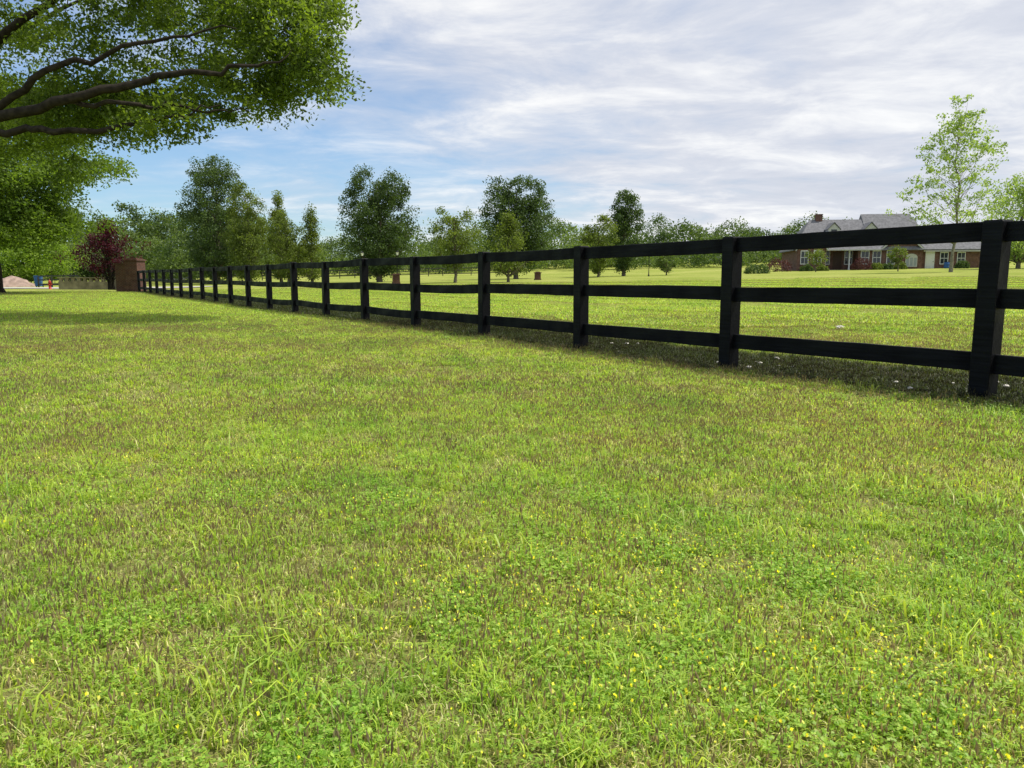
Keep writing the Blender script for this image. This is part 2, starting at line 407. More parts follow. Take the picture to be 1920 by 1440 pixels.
pts = []; idx = []; rot = []; scl = []
def vn(x, y, f, ph):
    return (math.sin(x * f + ph) * math.cos(y * f * 1.13 + ph * 2.1) + .6 * math.sin((x + y) * f * 2.3 + ph * 1.7) + .4 * math.sin((x - y) * f * 4.1 + ph)) / 2
def put(x, y, i, s):
    pts.append((x, y, gh(x, y))); idx.append(i); rot.append(random.uniform(0, 6.283)); scl.append(s)
def fill(r0, r1, sp, chooser, jit=.1, s0=.97, s1=1.1):
    n = int(r1 / sp) + 1
    for i in range(-n, n + 1):
        for j in range(-2, n + 1):
            x = (i + (j % 2) * .5 + random.uniform(-jit, jit)) * sp; y = (j + random.uniform(-jit, jit)) * sp
            r = math.hypot(x, y)
            if r < r0 or r > r1: continue
            if abs(math.atan2(x, y)) > math.radians(41) and r > 2.2: continue
            if y < .2: continue
            if 59 < y < 69 and x < -23: continue
            put(x, y, chooser(x, y), random.uniform(s0, s1))
def cnear(x, y):
    a = vn(x, y, 1.9, .7) + random.uniform(-.4, .4); b = vn(x, y, 1.3, 2.9) + random.uniform(-.3, .3)
    if y < 2.6 and x > -.9 and a > .0: return 3 if b > 0 else 2
    if a > .45: return 2
    if b > .4: return 4
    return 0 if a + b > -.25 else 1
def cmid(x, y):
    a = vn(x, y, .8, 1.7) + random.uniform(-.5, .5)
    return 6 if a > .15 else (7 if a < -.35 else 5)
def cfar(x, y):
    return 8 if vn(x, y, .3, .5) + random.uniform(-.4, .4) > .3 else 9
fill(.5, 5.6, .60, cnear)
fill(5.1, 16, 1.42, cmid)
fill(14.6, 56, 3.9, cfar)
for k in range(90):
    r = 1.6 + 10 * random.random() ** 1.5; a = random.uniform(-.62, .62)
    put(r * math.sin(a), r * math.cos(a), 10 + (k % 2), random.uniform(.6, 1.15))
for k in range(75):
    r = 1.4 + 6 * random.random() ** 1.3; a = random.uniform(-.62, .62); x, y = r * math.sin(a), r * math.cos(a)
    for q in range(random.randint(1, 3)):
        put(x + random.gauss(0, .10), y + random.gauss(0, .10), 12, random.uniform(.4, 1.0))
for k in range(30):
    put(random.uniform(-.5, 1.7), random.uniform(1.2, 2.4), 13, random.uniform(.7, 1.1))
for k in range(8):
    put(random.uniform(-1.6, 1.9), random.uniform(1.3, 3.6), 13, random.uniform(.6, 1.0))
me = bpy.data.meshes.new("grass"); me.from_pydata(pts, [], [])
a = me.attributes.new("pidx", 'INT', 'POINT'); a.data.foreach_set("value", idx)
a = me.attributes.new("prot", 'FLOAT', 'POINT'); a.data.foreach_set("value", rot)
a = me.attributes.new("pscl", 'FLOAT', 'POINT'); a.data.foreach_set("value", scl)
me.materials.append(M_grass)
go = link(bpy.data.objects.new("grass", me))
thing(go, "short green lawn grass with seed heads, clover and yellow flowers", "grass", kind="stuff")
ng = bpy.data.node_groups.new("scatter_grass", 'GeometryNodeTree')
ng.interface.new_socket(name="Geometry", in_out='INPUT', socket_type='NodeSocketGeometry')
ng.interface.new_socket(name="Geometry", in_out='OUTPUT', socket_type='NodeSocketGeometry')
N = ng.nodes.new; L = ng.links.new
gi = N('NodeGroupInput'); gout = N('NodeGroupOutput')
ci = N('GeometryNodeCollectionInfo'); ci.inputs['Collection'].default_value = pc
ci.inputs['Separate Children'].default_value = True; ci.inputs['Reset Children'].default_value = True
ip = N('GeometryNodeInstanceOnPoints'); ip.inputs['Pick Instance'].default_value = True
def named(nm, t):
    n = N('GeometryNodeInputNamedAttribute'); n.data_type = t; n.inputs['Name'].default_value = nm; return n.outputs[0]
L(gi.outputs[0], ip.inputs['Points']); L(ci.outputs[0], ip.inputs['Instance'])
L(named("pidx", 'INT'), ip.inputs['Instance Index'])
cx = N('ShaderNodeCombineXYZ'); L(named("prot", 'FLOAT'), cx.inputs[2]); L(cx.outputs[0], ip.inputs['Rotation'])
cs = N('ShaderNodeCombineXYZ'); sn = named("pscl", 'FLOAT')
for k in range(3): L(sn, cs.inputs[k])
L(cs.outputs[0], ip.inputs['Scale'])
L(ip.outputs[0], gout.inputs[0])
md = go.modifiers.new("scatter", 'NODES'); md.node_group = ng

# ------------------------------------------------------------------ leaf clouds
def leaf_mesh(name, C, size, vval, mat, rng, asp=.55, flat=0.0):
    k = len(C)
    a = rng.normal(0, 1, (k, 3)); a[:, 2] *= (1 - flat); a /= np.linalg.norm(a, axis=1)[:, None]
    b = rng.normal(0, 1, (k, 3)); b[:, 2] *= (1 - flat)
    b -= a * (a * b).sum(1)[:, None]; b /= np.linalg.norm(b, axis=1)[:, None]
    s = (size * rng.uniform(.6, 1.3, k))[:, None] * .5
    v = np.stack([C - a * s, C + b * s * asp, C + a * s, C - b * s * asp], 1).reshape(-1, 3)
    return mesh_np(name, v, np.arange(4 * k), np.arange(k) * 4, mat, {"v": np.repeat(vval, 4)})

def ball(rng, k, p=.45):
    d = rng.normal(0, 1, (k, 3)); d /= np.linalg.norm(d, axis=1)[:, None]
    return d * rng.uniform(0, 1, (k, 1)) ** p

def profile(shape, t):
    if shape == 'oval': return np.sin(np.pi * np.clip(t, .03, .97) ** .85) ** .55
    if shape == 'cone': return np.clip(1 - t, 0.02, 1) ** .7 * np.clip(t * 6 + .3, 0, 1)
    if shape == 'airy': return np.clip(1.02 - t, 0.02, 1) ** .55 * np.clip(t * 2.5 + .45, 0, 1)
    if shape == 'round': return np.sqrt(np.clip(1 - (2 * t - 1) ** 2, .02, 1))
    if shape == 'spread': return np.clip(np.sin(np.pi * np.clip(t, .02, .98) ** .6), 0, 1) ** .5

def make_tree(x, y, H, W, cb, shape, ncl, nl, ls, cr, mleaf, mbark, tr, seed, label, name="tree", cat="tree", lobes=.2, nlimb=40, outer=.36, stems=1, group=None, vflat=.85, multi=None, limbr=.42):
    rng = np.random.default_rng(seed)
    e = empty(name, (x, y, gh(x, y))); thing(e, label, cat, group)
    t = rng.beta(1.15, 1.15, ncl); a = rng.uniform(0, 2 * np.pi, ncl)
    if multi:
        M = np.array(multi, float); wts = M[:, 2] * M[:, 3] ** 1.5; j = rng.choice(len(M), ncl, p=wts / wts.sum())
        rr = profile(shape, t) * W / 2 * M[j, 3] * (1 + rng.normal(0, lobes * .5, ncl)) * np.power(rng.uniform(0, 1, ncl), outer)
        k_ = (.35 + .65 * t)
        CC = np.stack([M[j, 0] * W * k_ + rr * np.cos(a), M[j, 1] * W * k_ + rr * np.sin(a), cb + (H * M[j, 2] - cb) * t], 1)
    else:
        nlob = rng.integers(4, 7); ph = rng.uniform(0, 6)
        lob = 1 - lobes * .6 + lobes * (np.sin(nlob * a + ph + t * 3) * .6 + np.sin((nlob - 2) * a - ph + t * 7) * .5) + rng.normal(0, lobes * .4, ncl)
        rr = profile(shape, t) * W / 2 * lob * np.power(rng.uniform(0, 1, ncl), outer)
        zt = 1 - lobes * .35 * (1 - np.cos(nlob * a * .5 + ph)) * t
        CC = np.stack([rr * np.cos(a), rr * np.sin(a), cb + (H - cb) * t * zt], 1)
    cs = cr * rng.uniform(.55, 1.25, ncl)
    cv = rng.normal(0, .19, ncl)
    ci = np.repeat(np.arange(ncl), nl); k = len(ci)
    off = ball(rng, k); off[:, 2] *= vflat
    P = CC[ci] + off * cs[ci][:, None]
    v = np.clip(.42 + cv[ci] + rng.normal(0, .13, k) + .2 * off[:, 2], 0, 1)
    P[:, 2] = np.maximum(P[:, 2], .12)
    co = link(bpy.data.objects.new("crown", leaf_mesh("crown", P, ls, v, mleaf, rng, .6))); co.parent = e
    b = MB()
    tops = []
    for s in range(stems):
        oa = rng.uniform(0, 6.28); sp = 0 if stems == 1 else W * .16
        base = np.array([math.cos(oa) * sp * .2, math.sin(oa) * sp * .2, -.15])
        tip = np.array([math.cos(oa) * sp, math.sin(oa) * sp, H * .86])
        P_ = [base + (tip - base) * q + np.array([rng.normal(0, .012 * H), rng.normal(0, .012 * H), 0]) * (q > 0) for q in np.linspace(0, 1, 8)]
        rd = [tr * (1.35 if i == 0 else 1) * (1 - i / 7.6) ** .8 for i in range(8)]
        b.tube(P_, rd, 8); tops.append((P_, rd))
    for i in rng.choice(ncl, min(nlimb, ncl), replace=False):
        c = CC[i]; P_, rd = tops[rng.integers(0, len(tops))]
        hd = math.hypot(c[0], c[1]); z0 = np.clip(c[2] - hd * .9, cb * .75, H * .8)
        q = z0 / (H * .86) * 7; q0 = int(np.clip(q, 0, 6)); st = P_[q0] + (P_[q0 + 1] - P_[q0]) * min(max(q - q0, 0), 1)
        r0 = max(.02, rd[q0] * limbr); mid = (st + c) / 2 + np.array([0, 0, -.05 * hd]) + rng.normal(0, .05 * hd + .02, 3)
        b.tube([st, st * .6 + mid * .4 + np.array([0, 0, .02]), mid, mid * .4 + c * .6, c], [r0, r0 * .8, r0 * .6, r0 * .4, r0 * .2], 5)
    b.obj("trunk", mbark, e, True)
    return e

G = "trees planted across the field"
make_tree(-32.0, 85, 13.2, 8.6, .8, 'oval', 540, 68, .20, .80, M_dark, M_bark2, .28, 11, "tall dense dark green multi-stemmed tree behind the fence", lobes=.06, group=G,
          multi=[(-.13,0,.98,.76), (.10,-.1,1.0,.76), (.20,.1,.92,.66), (-.22,.1,.90,.64), (0,.2,.95,.7)])
make_tree(-26.9, 80, 10.3, 5.6, .6, 'oval', 250, 68, .18, .68, M_yel, M_bark2, .18, 12, "yellow-green upright tree beside the tall dark tree", lobes=.2, group=G,
          multi=[(-.10,0,1.0,.6), (.20,-.1,.84,.55), (-.26,.1,.76,.55), (.05,.2,.9,.5)])
make_tree(-24.5, 83, 9.5, 4.6, .6, 'cone', 160, 64, .18, .64, M_yel, M_bark2, .15, 13, "narrow yellow-green conical tree in the field", lobes=.3, group=G)
make_tree(-22.3, 78, 7.0, 4.5, .5, 'oval', 150, 60, .17, .62, M_yel, M_bark2, .14, 14, "short olive bushy tree in the field", lobes=.25, group=G, multi=[(-.15,0,1,.65), (.2,0,.85,.6)])
make_tree(-20.2, 79, 7.9, 4.0, .5, 'cone', 130, 54, .17, .58, M_yel, M_bark2, .13, 15, "slim yellow-green spire-shaped tree in the field", lobes=.34, group=G)
make_tree(-12.7, 75, 10.5, 7.6, .8, 'oval', 520, 68, .19, .76, M_dark, M_bark2, .25, 16, "dense dark green tree with two rounded leaders", lobes=.06, group=G,
          multi=[(-.17,0,1.0,.70), (.18,-.05,.97,.70), (-.26,.05,.88,.58), (.26,.1,.86,.58), (0,.2,.9,.65)])
make_tree(-4.75, 65, 6.2, 4.8, 1.3, 'oval', 150, 60, .16, .6, M_yel, M_bark2, .13, 17, "small yellow-green tree with bare lower trunk", lobes=.25, group=G,
          multi=[(-.18,0,1.0,.6), (.18,0,.93,.65), (.02,.2,.85,.5), (-.32,0,.74,.4)])
make_tree(.4, 79, 9.9, 7.9, 1.1, 'oval', 520, 68, .2, .78, M_dark, M_bark2, .22, 18, "broad dark green tree with uneven lobed top", lobes=.08, group=G,
          multi=[(-.22,0,.97,.62), (.02,-.1,1.0,.64), (.22,.0,.98,.62), (.28,.1,.84,.56), (-.1,.2,.87,.6)])
make_tree(-.3, 62, 5.4, 5.0, .7, 'cone', 160, 56, .16, .58, M_yel, M_bark2, .11, 19, "small yellow-green conical tree before the dark tree", lobes=.32, group=G)
make_tree(8.8, 80, 6.0, 4.8, .6, 'oval', 140, 58, .18, .62, M_yel, M_bark2, .12, 20, "small olive tree beside a taller dark one", lobes=.25, group=G, multi=[(-.2,0,.85,.6), (.12,0,1,.66)])
make_tree(12.0, 84, 8.9, 4.4, .7, 'oval', 240, 66, .19, .66, M_dark, M_bark2, .18, 21, "dark green narrow upright tree in the field", lobes=.1, group=G, multi=[(-.04,0,1,.78), (.18,0,.93,.66), (-.2,.1,.84,.6)])
make_tree(16.8, 85, 2.6, 2.6, .5, 'round', 45, 45, .2, .55, M_far, M_bark2, .08, 22, "small young tree in the field", group=G)
make_tree(34.2, 88, 2.5, 2.2, .9, 'round', 26, 40, .18, .45, M_yel, M_bark2, .06, 23, "small leafy sapling in front of the house", group=G)
make_tree(39.5, 80, 2.6, 2.2, 1.0, 'round', 26, 40, .18, .45, M_yel, M_bark2, .06, 24, "small bright green sapling in front of the house", group=G)
make_tree(39.3, 70, 15.3, 12.2, 3.4, 'airy', 230, 34, .22, .68, M_syc, M_sycbark, .14, 25, "tall airy young sycamore with pale trunk near the house", lobes=.26, nlimb=120, outer=.5, group=G, vflat=.6, limbr=.26)
make_tree(55.0, 85, 10.4, 9.4, 1.0, 'oval', 230, 45, .26, 1.0, M_syc, M_bark2, .2, 26, "pale grey-green spreading tree beside the house", lobes=.25, group=G)
make_tree(-52.5, 84, 6.6, 11.0, .8, 'spread', 300, 60, .26, 1.0, M_lime, M_bark, .16, 27, "bright lime green low spreading tree by the driveway", lobes=.2)
make_tree(-29.3, 57, 5.0, 4.7, 1.0, 'spread', 110, 46, .16, .56, M_red, M_bark, .09, 28, "dark red japanese maple beside the brick pillar", lobes=.4, stems=4, nlimb=60)

def shrub(x, y, w, h, mat, seed, label, n=1400, ls=.16):
    rng = np.random.default_rng(seed)
    d = rng.normal(0, 1, (n, 3)); d /= np.linalg.norm(d, axis=1)[:, None]; d[:, 2] = abs(d[:, 2])
    r = (.72 + .28 * rng.uniform(0, 1, n)) * (1 + .12 * np.sin(d[:, 0] * 7 + seed) + .1 * np.sin(d[:, 1] * 9))
    P = d * r[:, None] * np.array([w / 2, w / 2, h]); P[:, 2] += .02
    o = link(bpy.data.objects.new("shrub", leaf_mesh("shrub", P, ls, rng.uniform(0, 1, n), mat, rng)))
    o.location = (x, y, gh(x, y)); thing(o, label, "shrub"); return o

# ------------------------------------------------------------------ woodland mass
def woodland():
    rng = np.random.default_rng(55); P = []; S = []; Vv = []
    def crown(x, y, H, W, n, ls):
        n = int(n * 1.6); ls *= .85
        z0 = gh(x, y); ncl = 50
        t = rng.beta(1.1, 1.0, ncl); a = rng.uniform(0, 6.28, ncl)
        rr = profile('oval', t) * W / 2 * rng.uniform(.2, 1, ncl) ** .5
        C = np.stack([x + rr * np.cos(a), y + rr * np.sin(a), z0 + .4 + (H - .6) * t * rng.uniform(.86, 1, ncl)], 1)
        cvv = rng.normal(.42 + rng.normal(0, .2), .2, ncl); ci = rng.integers(0, ncl, n)
        p = C[ci] + ball(rng, n, .6) * np.array([1.35, 1.35, .95]) * (W / 8); P.append(p); S.append(np.full(n, ls)); Vv.append(np.clip(cvv[ci] + rng.normal(0, .1, n), 0, 1))
    for px in np.linspace(-.60, -.33, 15):
        y = rng.uniform(118, 140); crown(px * y, y, rng.uniform(9.5, 13.2) , rng.uniform(7, 10), 2600, .40)
    for px in np.linspace(-.56, -.40, 9):
        y = rng.uniform(95, 108); crown(px * y, y, rng.uniform(3.5, 7), rng.uniform(6, 8), 1700, .34)
    for px in np.linspace(-.34, .11, 20):
        y = rng.uniform(135, 165); crown(px * y, y, rng.uniform(5.0, 10), rng.uniform(7, 12), 1900, .42)
    for px in np.linspace(.10, .42, 17):
        y = rng.uniform(130, 160); crown(px * y, y, rng.uniform(4.5, 9.0), rng.uniform(8, 12), 2000, .42)
    for px in np.linspace(.40, .85, 14):
        y = rng.uniform(140, 160); crown(px * y, y, rng.uniform(4.5, 7), rng.uniform(8, 11), 1500, .42)
    for px in np.linspace(-.9, -.6, 8):
        y = rng.uniform(110, 140); crown(px * y, y, rng.uniform(9, 12), rng.uniform(8, 11), 1800, .42)
    for px in np.linspace(-.6, .42, 60):
        y = rng.uniform(118, 132); crown(px * y, y, rng.uniform(2.2, 4.4), rng.uniform(5, 8), 700, .36)
    P = np.concatenate(P); S = np.concatenate(S); Vv = np.concatenate(Vv)
    o = link(bpy.data.objects.new("woodland", leaf_mesh("woodland", P, S, Vv, M_far, rng, .75)))
    thing(o, "far-off band of green deciduous woodland", "woodland", kind="stuff")
woodland()

# ------------------------------------------------------------------ big oak and second old tree
def big_tree(name, label, base, limbs, ells, ncl, nl, ls, cr, seed, trunk_r, trunk_top, mleaf, clump=9, csd=.55, droop=.12):
    rng = np.random.default_rng(seed); bz = gh(base[0], base[1])
    e = empty(name, (base[0], base[1], bz)); thing(e, label, "tree")
    B = np.array([base[0], base[1], bz]); mb = MB()
    tt = np.array(trunk_top) - B
    mb.tube([(0, 0, -.2), (0, 0, .35), tt * .5 + np.array([.1, 0, 0]), tt], [trunk_r * 1.6, trunk_r * 1.08, trunk_r * .95, trunk_r * .8], 12)
    seg = []; sr = []
    for lb in limbs:
        pts_ = np.array(lb[0], float) - B; r0 = lb[1]
        fine = []
        for i in range(len(pts_) - 1):
            for q in np.linspace(0, 1, 6, endpoint=False): fine.append(pts_[i] * (1 - q) + pts_[i + 1] * q)
        fine.append(pts_[-1]); fine = np.array(fine)
        sm = fine.copy()
        for _ in range(3): sm[1:-1] = (sm[:-2] + sm[1:-1] * 2 + sm[2:]) / 4
        sm[1:] += rng.normal(0, .045, sm[1:].shape)
        rr = [max(.012, r0 * (1 - i / (len(sm) * 1.02)) ** .8) for i in range(len(sm))]
        mb.tube(sm, rr, 8); seg += list(sm); sr += rr
    seg = np.array(seg); sr = np.array(sr)
    tot = sum(el[2] for el in ells); CC = []
    for c, r, w in ells:
        k = max(1, int(ncl * w / tot / clump)); d = rng.normal(0, 1, (k, 3)); d /= np.linalg.norm(d, axis=1)[:, None]
        q = rng.uniform(0.1, 1, k) ** .42
        cen = np.array(c) - B + d * q[:, None] * np.array(r)
        cen = np.repeat(cen, clump, 0); CC.append(cen + rng.normal(0, 1, cen.shape) * np.array([csd, csd, csd * .6]))
    CC = np.concatenate(CC)
    order = np.argsort(np.min(np.linalg.norm(CC[:, None] - seg[None], axis=2), axis=1))
    nodes = list(seg); nr = list(sr)
    for n_, i in enumerate(order):
        c = CC[i]; A = np.array(nodes); dd = np.linalg.norm(A - c, axis=1) + .25 * np.maximum(0, A[:, 2] - c[2]); j = int(np.argmin(dd))
        st = A[j]; L_ = np.linalg.norm(c - st)
        if L_ < .05: continue
        r0 = max(.006, min(nr[j] * .6, .010 + .016 * L_)); mid = (st + c) / 2 + rng.normal(0, .08 * L_, 3) + np.array([0, 0, .06 * L_])
        mb.tube([st, mid, c], [r0, r0 * .75, r0 * .45], 4)
        nodes += [mid, c]; nr += [r0 * .75, r0 * .5]
    mb.obj("trunk", M_bark, e, True)
    ncl = len(CC); ci = np.repeat(np.arange(ncl), nl); k = len(ci)
    cs = cr * rng.uniform(.6, 1.25, ncl); off = ball(rng, k, .6); rad_ = np.hypot(off[:, 0], off[:, 1]); off[:, 2] = off[:, 2] * .6 - droop - .4 * rad_ ** 2
    cv = np.repeat(rng.normal(0, .18, ncl // clump + 1), clump)[:ncl] + rng.normal(0, .08, ncl)
    P = CC[ci] + off * cs[ci][:, None]
    v = np.clip(.42 + cv[ci] + rng.normal(0, .13, k), 0, 1)
    co = link(bpy.data.objects.new("crown", leaf_mesh("crown", P, ls, v, mleaf, rng, .5, .15))); co.parent = e
    return e

big_tree("oak_tree", "large spreading oak with long dark limbs over the lawn", (-15.0, 18.2),
    [([(-14.9,18.2,2.9), (-13.2,16.6,3.2), (-10.8,15.2,3.6), (-8.2,14.5,4.05), (-6.5,14.4,4.42), (-5.2,14.4,4.55), (-4.0,14.7,4.85)], .15),
     ([(-10.8,15.2,3.6), (-9.2,14.6,3.55), (-7.8,14.5,3.55), (-6.4,14.6,3.72), (-5.4,15,4.1)], .085),
     ([(-8.2,14.5,4.05), (-6.8,14.6,4.0), (-5.8,14.8,3.95), (-5.0,15.2,4.0)], .05),
     ([(-10.0,15.0,3.7), (-8.4,14.6,4.6), (-6.8,14.6,5.1), (-5.0,14.8,5.4)], .08),
     ([(-14.8,18.2,3.0), (-11.5,17.2,5.4), (-8.5,16.4,7.0), (-5.5,16,7.6)], .13),
     ([(-14.9,18.2,3.0), (-13,16.5,5.6), (-10.5,15,7.5)], .14),
     ([(-15,18.3,3.0), (-14,20,6), (-11,21,8)], .2)],
    [((-9.4,17.4,7.6), (5.2,4.0,1.9), 2.2), ((-4.5,16.7,5.85), (1.1,1.5,.9), .9), ((-4.9,16.2,4.95), (1.3,1.2,.45), .5), ((-7.8,17.2,5.0), (2.5,1.8,.75), .95),
     ((-6.4,17.0,7.0), (2.6,2.8,1.3), 1.5), ((-12.2,17.6,5.2), (3.2,2.4,2.2), 1.6), ((-9.2,17.2,4.35), (1.9,1.3,.4), .5), ((-11.8,16.7,4.1), (1.3,1.1,.9), .4), ((-6.3,15.2,3.85), (1.2,.6,.2), .14)],
    1150, 100, .100, .46, 31, .5, (-14.9,18.2,3.0), M_oak, 6, .34)

big_tree("oak_tree", "old leafy tree with thick dark trunk beside the lawn", (-29.35, 44),
    [([(-29.4,44,2.6), (-27.2,43.2,5), (-25.2,42.6,6.6), (-23.4,42.4,7.2)], .2), ([(-29.4,44,2.6), (-31,42,6), (-33,41,8.5)], .25),
     ([(-29.4,44,2.6), (-29.5,44.5,7), (-29,44.5,10.5)], .28), ([(-29.4,44,2.7), (-27.2,41,4.3), (-24.8,40,4.9)], .14)],
    [((-28.8,43.5,7.9), (6.5,6,3.8), 3), ((-25.2,41.5,5.3), (3.2,2.6,2.0), 1.2), ((-30,42,4.4), (4.5,3,1.5), 1.1), ((-25.0,41,3.6), (1.6,2,.8), .3)],
    980, 105, .19, .95, 32, .5, (-29.4,44,2.7), leafmat("old_tree_leaves", (.055,.095,.018), (.19,.27,.042), .5), 7, .72)

# ------------------------------------------------------------------ main fence
f0 = (FX, FY, gh(FX, FY)); fang = math.atan2(BY, BX)
fence = empty("fence", f0); thing(fence, "long black stained three-rail wooden fence across the lawn", "fence")
PW, PH = .142, 1.28
def post_mesh():
    b = MB(); w = PW / 2
    zs = [-.25, .0, .4, .8, 1.1, PH - .012, PH]
    vs = []; rg = random.Random(2)
    for i, z in enumerate(zs):
        ww = w - (.006 if i == len(zs) - 1 else 0); c = .006
        for (sx, sy) in ((-1, -1), (1, -1), (1, 1), (-1, 1)):
            jx = rg.uniform(-.0015, .0015)
            if sx * sy > 0: vs += [(sx * ww + jx, sy * (ww - c), z), (sx * (ww - c) + jx, sy * ww, z)]
            else: vs += [(sx * (ww - c) + jx, sy * ww, z), (sx * ww + jx, sy * (ww - c), z)]
    n = 8; fs = []
    for k in range(len(zs) - 1):
        for i in range(n): fs.append((k*n+i, k*n+(i+1)%n, (k+1)*n+(i+1)%n, (k+1)*n+i))
    fs.append(tuple((len(zs) - 1) * n + i for i in range(n)))
    b.add(vs, fs); return b.mesh("post", M_fence)
pm = post_mesh()
def rail_mesh(seed):
    rg = random.Random(seed); b = MB(); K = 10; Ln = FL - PW + .006; vs = []
    bow = rg.uniform(-.008, .006); bz_ = rg.uniform(-.014, .004)
    for k in range(K + 1):
        t = k / K; x = -Ln / 2 + Ln * t; oy = bow * math.sin(math.pi * t) + rg.uniform(-.001, .001); oz = bz_ * math.sin(math.pi * t) + rg.uniform(-.0012, .0012)
        h = .07 + rg.uniform(-.0015, .0015); d = .02; c = .004
        for (yy, zz) in ((-d, -h + c), (-d + c, -h), (d - c, -h), (d, -h + c), (d, h - c), (d - c, h), (-d + c, h), (-d, h - c)):
            vs.append((x, yy + oy, zz + oz))
    n = 8; fs = [tuple(range(n))]
    for k in range(K):
        for i in range(n): fs.append((k*n+i, (k+1)*n+i, (k+1)*n+(i+1)%n, k*n+(i+1)%n))
    fs.append(tuple(K * n + i for i in range(n))[::-1])
    b.add(vs, fs); return b.mesh("rail", M_fence)
rms = [rail_mesh(i) for i in range(5)]
NB = 20; tops = {}
rg = random.Random(9)
for i in range(-2, NB + 1):
    x = FX + BX * i; y = FY + BY * i
    z = gh(x, y) + rg.uniform(-.012, .012) - (0.02 if 3 <= i <= 6 else 0)
    o = link(bpy.data.objects.new("post", pm)); o.parent = fence
    o.location = (x - f0[0], y - f0[1], z - f0[2]); o.rotation_euler = (rg.uniform(-.008, .008), rg.uniform(-.008, .008), fang + rg.uniform(-.015, .015))
    tops[i] = Vector((x, y, z))
for i in range(-2, NB):
    A, B = tops[i], tops[i + 1]; mid = (A + B) / 2; d = B - A
    for hz in (PH - .080, .73, .255):
        o = link(bpy.data.objects.new("rail", rms[rg.randrange(5)])); o.parent = fence
        o.location = (mid.x - f0[0], mid.y - f0[1], mid.z + hz + rg.uniform(-.008, .008) - f0[2])
        o.rotation_euler = (rg.uniform(-.012, .012), -math.asin(d.z / d.length) + rg.uniform(-.003, .003), fang)

# ------------------------------------------------------------------ brick entrance pillar & wall
def pillar(x, y, w, h, rz, label, wing=0, mat=M_brick, group=None):
    e = empty("brick_pillar", (x, y, gh(x, y)), rz); thing(e, label, "brick pillar", group)
    b = MB(); b.box((-w/2, -w/2, -.2), (w/2, w/2, h)); 
    b.box((-w/2 - .04, -w/2 - .04, -.2), (w/2 + .04, w/2 + .04, .12)); b.obj("shaft", mat, e)
    b = MB(); b.box((-w/2 - .06, -w/2 - .06, h + .002), (w/2 + .06, w/2 + .06, h + .09)); b.box((-w/2 + .06, -w/2 + .06, h + .092), (w/2 - .06, w/2 - .06, h + .15)); b.obj("cap", mat, e, bevel=.01)
    if wing:
        b = MB(); b.box((-w/2 - wing, -.16, -.2), (-w/2 - .002, .16, h * .9)); b.box((-w/2 - wing - .02, -.2, h * .9 + .002), (-w/2 - .07, .2, h * .9 + .07)); b.obj("wing_wall", mat, e)
    return e
pillar(-23.25, 48.2, .85, 1.9, math.radians(-8), "red brick entrance pillar with short wing wall", wing=.8)
pillar(-9.8, 66, .6, .7, .2, "short red brick pier in the field", group="low brick piers in the field")
pillar(2.3, 70, .5, .6, .1, "short red brick pier in the field", group="low brick piers in the field")

e = empty("low_wall", (-34.6, 59.6, gh(-34.6, 59.6))); thing(e, "low tan brick wall with piers along the driveway", "wall")
b = MB(); b.box((0, -.12, -.2), (4.6, .12, .62)); b.obj("wall", M_tan, e)
b = MB()
for i in range(10): b.box((.05 + i * .46, -.1, .622), (.05 + i * .46 + .22, .1, .86))
b.box((-.05, -.15, .862), (4.65, .15, .93)); b.obj("coping", M_tan, e)

def small_fence(x0, y0, x1, y1, n, label, h=1.15):
    e = empty("field_fence", (x0, y0, gh(x0, y0))); thing(e, label, "fence", "low field fences")
    pb = MB(); pb.box((-.05, -.05, -.2), (.05, .05, h)); pmesh = pb.mesh("post", M_dkwood)
    P = [Vector((x0 + (x1 - x0) * i / n, y0 + (y1 - y0) * i / n, 0)) for i in range(n + 1)]
    for p in P: p.z = gh(p.x, p.y)
    o0 = Vector((x0, y0, gh(x0, y0)))
    for p in P:
        o = link(bpy.data.objects.new("post", pmesh)); o.parent = e; o.location = p - o0
    for hz in (.3, .68, 1.03):
        b = MB()
        for i in range(n):
            A = P[i] - o0; B = P[i+1] - o0
            b.add([A + Vector((0,-.02,hz-.05)), B + Vector((0,-.02,hz-.05)), B + Vector((0,-.02,hz+.05)), A + Vector((0,-.02,hz+.05)),
                   A + Vector((0,.02,hz-.05)), B + Vector((0,.02,hz-.05)), B + Vector((0,.02,hz+.05)), A + Vector((0,.02,hz+.05))],
                  [(0,1,2,3),(7,6,5,4),(3,2,6,7),(0,4,5,1)])
        b.obj("rail", M_dkwood, e)
small_fence(-32, 100, 2, 108, 18, "low dark wooden fence crossing the far field", 1.05)
small_fence(-42.2, 69.5, -38.6, 69.5, 3, "short dark wooden fence beyond the driveway", .95)

def lamp(x, y, h, label):
    e = empty("street_lamp", (x, y, gh(x, y))); thing(e, label, "lamp", "garden lamp posts in the field")
    b = MB(); b.lathe((0,0,0), [(.09,-.1),(.09,.12),(.05,.2),(.035,.6),(.03,h-.35),(.06,h-.33),(.06,h-.3)], 10); b.obj("pole", M_blk, e, True)
    b = MB(); b.lathe((0,0,0), [(.07,h-.3),(.13,h-.06)], 6); b.obj("lamp_shade", M_lampg, e)
    b = MB(); b.lathe((0,0,0), [(.15,h-.06),(.08,h+.03),(.02,h+.06),(.0,h+.12)], 6); b.obj("cap", M_blk, e)
lamp(-13.0, 68, 2.7, "slim black garden lamp post with glass lantern")
lamp(-10.1, 69, 2.7, "slim black garden lamp post with glass lantern")
lamp(14.0, 80, 2.6, "slim black garden lamp post with glass lantern")

